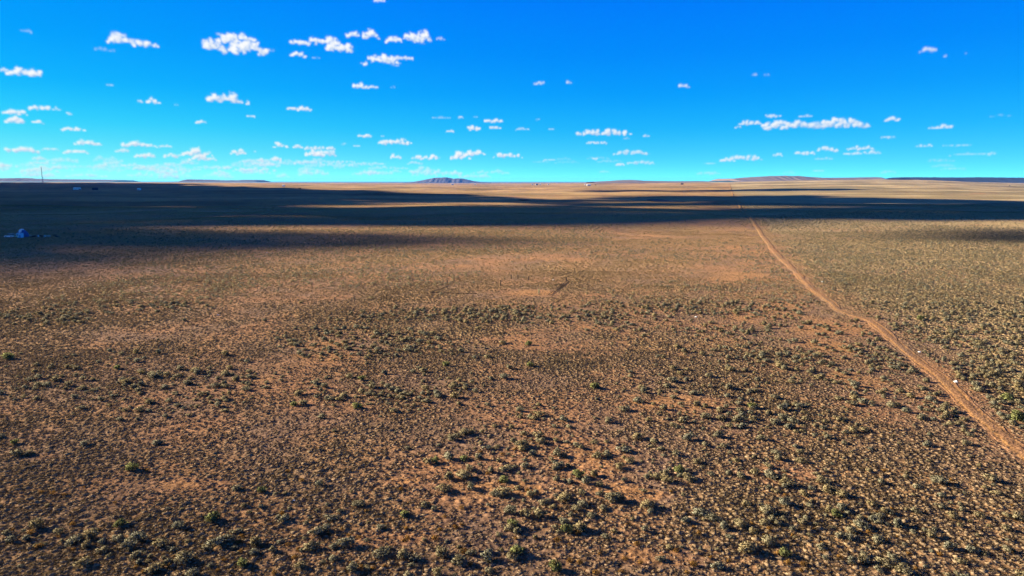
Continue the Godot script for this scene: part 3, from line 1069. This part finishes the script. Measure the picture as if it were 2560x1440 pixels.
func house(called: String, label: String, p: Vector3, turn: float, w: float, d: float, h: float, wall: Color, roof: Color, group := "far houses below the horizon") -> Node3D:
	var o := thing(called, p, turn)
	part("wall", box(Vector3(w, h + 1.0, d)), mat(wall), o, at(0, h * 0.5 - 0.5, 0))
	var rise_ := d * 0.22
	var rf := extrude(PackedVector2Array([Vector2(-d * 0.5 - 0.4, 0), Vector2(0, rise_), Vector2(d * 0.5 + 0.4, 0), Vector2(d * 0.5 + 0.4, -0.25), Vector2(-d * 0.5 - 0.4, -0.25)]), w + 0.8)
	part("roof", rf, mat(roof, 0.7), o, Transform3D(Basis(Vector3.UP, PI / 2.0), Vector3(0, h + 0.26, 0)))
	for k in 3:
		part("window", box(Vector3(1.4, 1.2, 0.1)), mat(Color(0.03, 0.04, 0.05), 0.2), o, at((k - 1) * w * 0.3 + 0.6, h * 0.58, d * 0.5 + 0.03))
	part("door", box(Vector3(1.1, 2.1, 0.1)), mat(Color(0.12, 0.08, 0.06)), o, at(-w * 0.14, 1.05, d * 0.5 + 0.03))
	tag(o, label, "house", group)
	return o


func build_far_houses():
	var white := Color(0.8, 0.79, 0.76)
	var grey := Color(0.3, 0.3, 0.32)
	house("house", "white house below the blue mesa", spot(1131, 462), 0.1, 26, 12, 9, white, white)
	house("house", "grey house right of the blue mesa", spot(1188, 462.5), 0.0, 18, 10, 6, grey, white)
	house("house", "pale house leftmost of the cluster of houses mid horizon", spot(1331, 462), 0.0, 16, 10, 7, white, grey)
	house("house", "dark roofed house second in the cluster mid horizon", spot(1342, 462.5), 0.2, 22, 12, 8, grey, grey)
	house("house", "white house right end of the cluster mid horizon", spot(1350, 462), 0.0, 16, 10, 6, white, white)
	house("house", "lone white cabin right of the cluster mid horizon", spot(1371, 462), 0.0, 12, 8, 5, white, white)
	house("house", "small white house left of the long white barn", spot(1464, 463), 0.0, 12, 9, 5, white, white)
	house("barn", "long white barn on the far plain left of the road", spot(1472, 464), 0.05, 24, 12, 7, white, white)
	house("house", "brown house on the far plain near a red bank", spot(1705, 461), 0.0, 16, 10, 6, Color(0.12, 0.08, 0.07), Color(0.1, 0.08, 0.07))
	house("house", "white house in the cloud shade at the left", spot(193, 475), 0.2, 20, 10, 6, white, white)
	house("house", "small pale house in the cloud shade right of the dark shed", spot(348, 475), -0.2, 9, 7, 4, white, white)
	house("shed", "dark shed in the cloud shade at the left", spot(238, 475), 0.1, 16, 9, 6, Color(0.06, 0.06, 0.07), Color(0.07, 0.07, 0.08))
	house("house", "small white house on the sunlit strip far left", spot(709, 466), 0.0, 14, 9, 6, white, white)
	for e in [[1489, 463.5, 7.0, "dark juniper tree beside the long white barn"], [1360, 462.5, 5.0, "dark juniper tree in the cluster of houses"], [200, 475.5, 5.0, "dark juniper tree beside the white house in cloud shade"], [2524, 466, 6.0, "lone dark juniper tree on the far plain at the right"], [750, 474, 8.0, "dark juniper tree at the edge of the cloud shade"]]:
		var p := spot(e[0], e[1])
		var o := thing("juniper_tree", p)
		var s: float = e[2]
		var crown := bush_mesh(900 + int(s), 300, 6, Color(0.06, 0.075, 0.04), Color(0.02, 0.025, 0.015), 0.5)
		part("crown", crown, leaf_mat(), o, Transform3D(Basis.from_scale(Vector3(s * 1.3, s * 1.3, s * 1.3)), Vector3(0, s * 0.15, 0)))
		part("trunk", cyl(s * 0.06, s * 0.03, s * 0.7, 7), mat(Color(0.12, 0.09, 0.07)), o, at(0, s * 0.3, 0))
		tag(o, e[3], "tree", "junipers on the far plain")


func build_mast_and_poles():
	var steel := mat(Color(0.11, 0.10, 0.11), 0.6)
	var p := spot(107, 458)
	var scale_ := Vector2(p.x, p.z).length() / FOCAL * 0.93
	var top := 36.0 * scale_
	var o := thing("radio_mast", p)
	var w := scale_ * 0.75
	for k in 3:
		var a := k * TAU / 3.0 + 0.4
		var b := bar(Vector3(cos(a) * w, -1, sin(a) * w), Vector3(cos(a) * w * 0.5, top, sin(a) * w * 0.5), w * 0.22)
		part("leg", b[0], steel, o, b[1])
	for i in 18:
		for k in 3:
			var a := k * TAU / 3.0 + 0.4
			var a2 := (k + 1) * TAU / 3.0 + 0.4
			var y0 := top * i / 18.0
			var y1 := top * (i + 1) / 18.0
			var w0 := lerpf(w, w * 0.5, i / 18.0)
			var b := bar(Vector3(cos(a) * w0, y0, sin(a) * w0), Vector3(cos(a2) * w0, y1, sin(a2) * w0), w * 0.12, 4)
			part("brace", b[0], steel, o, b[1])
	for e in [[0.08, 1.2], [0.24, 1.5], [0.36, 1.3], [0.62, 1.0]]:
		part("antenna", cyl(w * 0.7 * e[1], w * 0.7 * e[1], w * 0.8, 12), mat(Color(0.5, 0.5, 0.5), 0.5), o, Transform3D(Basis(Vector3.RIGHT, PI / 2.0), Vector3(w * 1.5 * e[1], top * e[0], 0)))
	tag(o, "tall slender steel radio mast on the horizon at the far left", "mast")
	var wood := mat(Color(0.07, 0.055, 0.05))
	for e in [[74, 479, "utility pole in the cloud shade, leftmost of the pair near the mast"], [149, 480, "utility pole in the cloud shade, rightmost of the pair near the mast"], [553, 468, "utility pole at the far edge of the cloud shade, left of its pair"], [587, 468, "utility pole at the far edge of the cloud shade, right of its pair"], [322, 452.6, "stubby dark pole on the sunlit skyline at the left"]]:
		var q := spot(e[0], e[1])
		var s := Vector2(q.x, q.z).length() / FOCAL
		var u := thing("utility_pole", q)
		var h := 7.0 * s if s < 1.6 else 5.0 * s
		part("pole", cyl(0.22, 0.15, h + 1.0, 8), wood, u, at(0, h * 0.5 - 0.5, 0))
		part("crossarm", box(Vector3(2.6, 0.2, 0.2)), wood, u, at(0, h - 0.8, 0.2))
		for k in [-1.1, 0.0, 1.1]:
			part("insulator", cyl(0.06, 0.05, 0.25, 6), mat(Color(0.5, 0.5, 0.52), 0.4), u, at(k, h - 0.57, 0.2))
		tag(u, e[2], "utility pole", "utility poles on the far plain")


func build_homestead():
	var tarp := mat(Color(0.03, 0.09, 0.26), 0.6)
	var pale := mat(Color(0.36, 0.62, 0.85), 0.6)
	var white := mat(Color(0.78, 0.78, 0.78), 0.5)
	var dark := mat(Color(0.03, 0.03, 0.035), 0.3)
	# blue dome
	var p := spot(57, 592)
	var s := Vector2(p.x, p.z).length() / FOCAL
	var o := thing("dome_tent", p, 0.3)
	var R := 11.5 * s
	for ring in 3:
		var panels: int = [12, 12, 8][ring]
		for k in panels:
			var a0 := k * TAU / panels
			var a1 := (k + 1) * TAU / panels
			var e0 := ring * 0.42 - 0.02
			var e1 := (ring + 1) * 0.42
			var st := SurfaceTool.new()
			st.begin(Mesh.PRIMITIVE_TRIANGLES)
			st.set_smooth_group(-1)
			var q := []
			for e in [e0, e1]:
				for a in [a0 + 0.012, a1 - 0.012]:
					q.append(Vector3(cos(a) * cos(e), sin(e) * 1.3, sin(a) * cos(e)) * R)
			for w in [q[0], q[1], q[2], q[1], q[3], q[2]]: st.add_vertex(w)
			for w in [q[0], q[2], q[1], q[1], q[2], q[3]]: st.add_vertex(w * 0.985)
			st.generate_normals()
			part("panel", st.commit(), tarp if (ring * 5 + k) % 7 != 3 else mat(Color(0.05, 0.14, 0.36), 0.6), o)
	for k in 4:
		var cap := SphereMesh.new()
		cap.radius = R * 0.34
		cap.height = R * 0.36
		cap.is_hemisphere = false
		if k == 0: part("cap", cap, white, o, at(-0.1, R * 1.25, 0))
	part("skylight", box(Vector3(R * 0.42, R * 0.5, 0.06)), white, o, Transform3D(Basis(Vector3.RIGHT, -0.5) , Vector3(-R * 0.12, R * 1.02, R * 0.62)))
	part("door", box(Vector3(R * 0.26, R * 0.62, 0.12)), dark, o, at(R * 0.25, R * 0.3, R * 0.98))
	tag(o, "dark blue dome tent with a white skylight on top", "tent")
	# pale blue shed before it
	var h := thing("shed", spot(51, 594), -0.15)
	part("wall", box(Vector3(10.5 * s, 9.0 * s, 6.0 * s)), pale, h, at(0, 4.3 * s, 0))
	part("roof", extrude(PackedVector2Array([Vector2(-6 * s, 8.82 * s), Vector2(6 * s, 9.6 * s), Vector2(6 * s, 9.95 * s), Vector2(-6 * s, 9.2 * s)]), 7 * s), mat(Color(0.35, 0.6, 0.8)), h)
	part("door", box(Vector3(2.6 * s, 5.5 * s, 0.08)), mat(Color(0.1, 0.25, 0.5)), h, at(2.2 * s, 2.8 * s, 3.02 * s))
	part("window", box(Vector3(2.4 * s, 2.0 * s, 0.08)), dark, h, at(-2.4 * s, 5.4 * s, 3.02 * s))
	tag(h, "pale blue shed with a sloping roof before the dome tent", "shed")
	# cars
	car(spot(24, 594.5), 0.06, white, dark, "white parked car beside the homestead, left of the cream car", 1.0)
	car(spot(41, 594), 2.75, mat(Color(0.70, 0.64, 0.45), 0.45), dark, "cream parked car in front of the blue shed", 0.85)
	# earth bank and scattered junk
	var r := RandomNumberGenerator.new()
	r.seed = 77
	var colors := [Color(0.5, 0.5, 0.5), Color(0.07, 0.045, 0.04), Color(0.08, 0.07, 0.07), Color(0.6, 0.6, 0.62), Color(0.1, 0.06, 0.05)]
	var what := ["pale sheet of metal", "dark timber pile", "low dark heap", "white plastic drum", "rusty sheet of metal"]
	var xs := [72.0, 82.0, 88.0, 96.0, 104.0, 121.0, 137.0, 143.0, 112.0]
	for i in xs.size():
		var q := spot(xs[i], 592.0 + r.randf_range(-2.5, 1.5))
		var k := i % 5
		if k == 3 or i == 8:
			var u := thing("drum", q, r.randf())
			part("body", cyl(0.42, 0.42, 1.0, 14), mat(colors[3]), u, at(0, 0.5, 0))
			part("lid", cyl(0.44, 0.44, 0.08, 14), mat(Color(0.4, 0.4, 0.42)), u, at(0, 1.04, 0))
			tag(u, "white drum %s in the junk right of the dome tent" % ["nearer the tent", "farther from the tent"][int(i == 8)], "drum", "drums in the junk")
		else:
			var u := thing("scrap_pile", q, r.randf() * 0.6)
			for j in 4:
				var b := Basis(Vector3.UP, r.randf_range(-0.5, 0.5)) * Basis(Vector3.BACK, r.randf_range(-0.25, 0.25))
				part("board", box(Vector3(r.randf_range(1.4, 2.6), 0.16, r.randf_range(0.4, 0.9))), mat(colors[k] * r.randf_range(0.8, 1.2)), u, Transform3D(b, Vector3(r.randf_range(-0.3, 0.3), 0.12 + j * 0.19, r.randf_range(-0.2, 0.2))))
			tag(u, "%s, %s from the dome tent in the junk line" % [what[k], ["first", "second", "third", "fourth", "fifth", "sixth", "seventh", "eighth", "ninth"][i]], "scrap", "junk strewn right of the dome tent")


func car(p: Vector3, turn: float, paint: Material, dark: Material, label: String, k: float):
	var o := thing("parked_car", p, turn)
	o.basis = o.basis.scaled(Vector3(k, k * 1.3, k * 1.1))
	part("body", extrude(PackedVector2Array([Vector2(-2.2, 0.4), Vector2(-2.25, 0.75), Vector2(-2.1, 0.95), Vector2(-1.0, 1.02), Vector2(2.0, 1.05), Vector2(2.2, 0.9), Vector2(2.25, 0.5), Vector2(2.15, 0.35)]), 1.75), paint, o)
	part("glasshouse", extrude(PackedVector2Array([Vector2(-1.05, 1.0), Vector2(-0.45, 1.55), Vector2(1.75, 1.55), Vector2(2.0, 1.03)]), 1.55), dark, o)
	part("roof", extrude(PackedVector2Array([Vector2(-0.5, 1.55), Vector2(-0.42, 1.63), Vector2(1.7, 1.63), Vector2(1.8, 1.55)]), 1.58), paint, o)
	for x in [-1.35, 1.4]:
		for z in [-0.82, 0.82]:
			var w := part("wheel", cyl(0.36, 0.36, 0.24, 16), dark, o, Transform3D(Basis(Vector3.RIGHT, PI / 2.0), Vector3(x, 0.36, z)))
			part("rim", cyl(0.2, 0.2, 0.26, 12), mat(Color(0.4, 0.4, 0.42), 0.4), w)
	for z in [-0.6, 0.6]:
		part("headlight", box(Vector3(0.08, 0.16, 0.34)), mat(Color(0.6, 0.6, 0.6), 0.2), o, at(-2.24, 0.74, z))
	tag(o, label, "car")


func build_old_fence():
	var wood := mat(Color(0.06, 0.045, 0.035))
	# dark fallen rails running away from the camera
	var a := spot(1371, 738)
	var b := spot(1419, 703)
	var o := thing("fallen_fence", a)
	var n := 8
	var r := RandomNumberGenerator.new()
	r.seed = 15
	for i in n:
		var p := a.lerp(b, i / float(n)) - a
		var q := a.lerp(b, (i + 1.08) / float(n)) - a
		p.y = height(a.x + p.x, a.z + p.z) - a.y + 0.22
		q.y = height(a.x + q.x, a.z + q.z) - a.y + 0.22
		for k in 2:
			var off := Vector3(r.randf_range(-0.08, 0.08) + k * 0.12, k * 0.14 - 0.04, r.randf_range(-0.1, 0.1))
			var t := bar(p + off, q + off + Vector3(r.randf_range(-0.06, 0.06), r.randf_range(-0.03, 0.08), 0), 0.065, 7)
			part("rail", t[0], wood, o, t[1])
	tag(o, "dark fallen rail fence running back across the open ground", "fence")
	var c0 := spot(1078, 731)
	var c1 := spot(1124, 714)
	var f := thing("fallen_fence", c0)
	for i in 5:
		var p := c0.lerp(c1, i / 5.0) - c0
		var q := c0.lerp(c1, (i + 1.1) / 5.0) - c0
		p.y = height(c0.x + p.x, c0.z + p.z) - c0.y + 0.12
		q.y = height(c0.x + q.x, c0.z + q.z) - c0.y + 0.12
		var t := bar(p, q, 0.055, 6)
		part("rail", t[0], wood, f, t[1])
	tag(f, "thin fallen rail line left of the posts on open ground", "fence")
	var g0 := spot(1080, 732)
	var g1 := spot(1195, 735)
	var g := thing("fallen_fence", g0)
	for i in 6:
		var p := g0.lerp(g1, i / 6.0) - g0
		var q := g0.lerp(g1, (i + 0.9) / 6.0) - g0
		p.y = height(g0.x + p.x, g0.z + p.z) - g0.y + 0.1
		q.y = height(g0.x + q.x, g0.z + q.z) - g0.y + 0.1
		var t := bar(p, q, 0.09, 6)
		part("rail", t[0], wood, g, t[1])
	tag(g, "low rails lying crosswise at the near edge of the clearing", "fence")
	for e in [[1278, 697.5, 1.15, "dark fence post, left of the two that stand close together"], [1295, 697, 1.0, "dark fence post, right of the two that stand close together"], [1322, 700.5, 1.0, "brown fence post right of the close pair"], [1252, 715, 1.5, "dark fence post nearest the camera, left of the pair"], [1416, 703, 1.0, "dark post at the far end of the fallen fence"], [1118, 709, 0.9, "thin dark post at the left of the clearing"]]:
		var p := spot(e[0], e[1])
		var u := thing("fence_post", p, 0.3)
		var h: float = e[2] + 0.25
		part("post", cyl(0.16, 0.13, h + 0.4, 8), wood, u, at(0, h * 0.5 - 0.2, 0))
		part("wire_loop", cyl(0.15, 0.15, 0.05, 8), mat(Color(0.2, 0.18, 0.17), 0.5), u, at(0, h * 0.8, 0))
		tag(u, e[3], "fence post", "old fence posts round the clearing")
	var y := spot(1347, 733.5)
	var m := thing("marker_post", y)
	part("post", box(Vector3(0.34, 1.25, 0.26)), mat(Color(0.85, 0.8, 0.3)), m, at(0, 0.5, 0))
	part("foot", box(Vector3(0.4, 0.1, 0.4)), mat(Color(0.35, 0.3, 0.2)), m, at(0, 0.05, 0))
	tag(m, "short pale yellow marker post on orange soil", "post")


func crumple(seed_: int) -> ArrayMesh:
	var r := RandomNumberGenerator.new()
	r.seed = seed_
	var st := SurfaceTool.new()
	st.begin(Mesh.PRIMITIVE_TRIANGLES)
	st.set_smooth_group(-1)
	var p := []
	for i in 5:
		for j in 5:
			p.append(Vector3((i - 2) * 0.25 + r.randf_range(-0.06, 0.06), r.randf_range(0.04, 0.4) * (1.0 if i % 4 and j % 4 else 0.3), (j - 2) * 0.2 + r.randf_range(-0.06, 0.06)))
	for i in 4:
		for j in 4:
			for k in [i * 5 + j, i * 5 + j + 1, (i + 1) * 5 + j, i * 5 + j + 1, (i + 1) * 5 + j + 1, (i + 1) * 5 + j]:
				st.add_vertex(p[k])
	st.generate_normals()
	return st.commit()


func build_litter():
	var white := mat(Color(0.7, 0.7, 0.69), 0.7)
	var rows := [[2299, 882, 1.2, "white crumpled sheet on the right verge of the road"], [2389, 957, 1.2, "white crumpled bag on the road verge nearer the camera"], [2074, 1094, 0.75, "small white scrap among sagebrush left of the road"], [72, 947, 0.9, "white scrap on open grass at the far left"], [1740, 794, 1.1, "white scrap among sagebrush right of centre"], [545, 789, 1.0, "white scrap beside a sagebrush in the left middle"], [2056, 706, 1.3, "white scrap just right of the dirt road, far off"], [735, 1254, 0.45, "tiny white scrap on open grass in the left foreground"], [667, 633, 1.6, "tiny white scrap in the soft cloud shade at the left"], [1383, 701, 0.9, "pale scrap by the old fence posts"]]
	for i in rows.size():
		var e: Array = rows[i]
		var p := spot(e[0], e[1])
		var o := part("white_litter", crumple(50 + i), white, self)
		o.transform = Transform3D(Basis(Vector3.UP, i * 1.3).scaled(Vector3.ONE * e[2] * 0.5), p + Vector3(0, 0.12, 0))
		tag(o, e[3], "litter", "white litter blown over the plain")


func build_dark_ground():
	var dark_earth := mat(Color(0.035, 0.035, 0.045), 0.9)  # flat matte dark sheet over the ground, taken for dark soil
	for e in [[1660, 503.5, 34.0, 2.6, "dark ground patch in the cloud shade right of centre"], [1310, 500.5, 14.0, 1.5, "small dark ground patch at the far edge of the shade"]]:
		var p := spot(e[0], e[1])
		var dist := Vector2(p.x, p.z).length()
		var rx: float = e[2] * dist / FOCAL
		var rz: float = absf(spot(e[0], e[1] - e[3]).z - spot(e[0], e[1] + e[3]).z) * 0.5
		var st := SurfaceTool.new()
		st.begin(Mesh.PRIMITIVE_TRIANGLES)
		st.set_smooth_group(-1)
		var prev := Vector3.ZERO
		var first := Vector3.ZERO
		for k in 33:
			var a := k * TAU / 32.0
			var w := 1.0 + 0.12 * sin(a * 3.0) + 0.07 * sin(a * 5.0 + 1.0)
			var q := Vector3(cos(a) * rx * w, 0.0, sin(a) * rz * w)
			q.y = height(p.x + q.x, p.z + q.z) - p.y + 0.9
			if k > 0:
				for t in [Vector3(0, 0.9, 0), prev, q]: st.add_vertex(t)
			prev = q
		st.generate_normals()
		var o := part("dark_ground_patch", st.commit(), dark_earth, self, Transform3D(Basis.IDENTITY, p))
		tag(o, e[4], "", "", "structure")
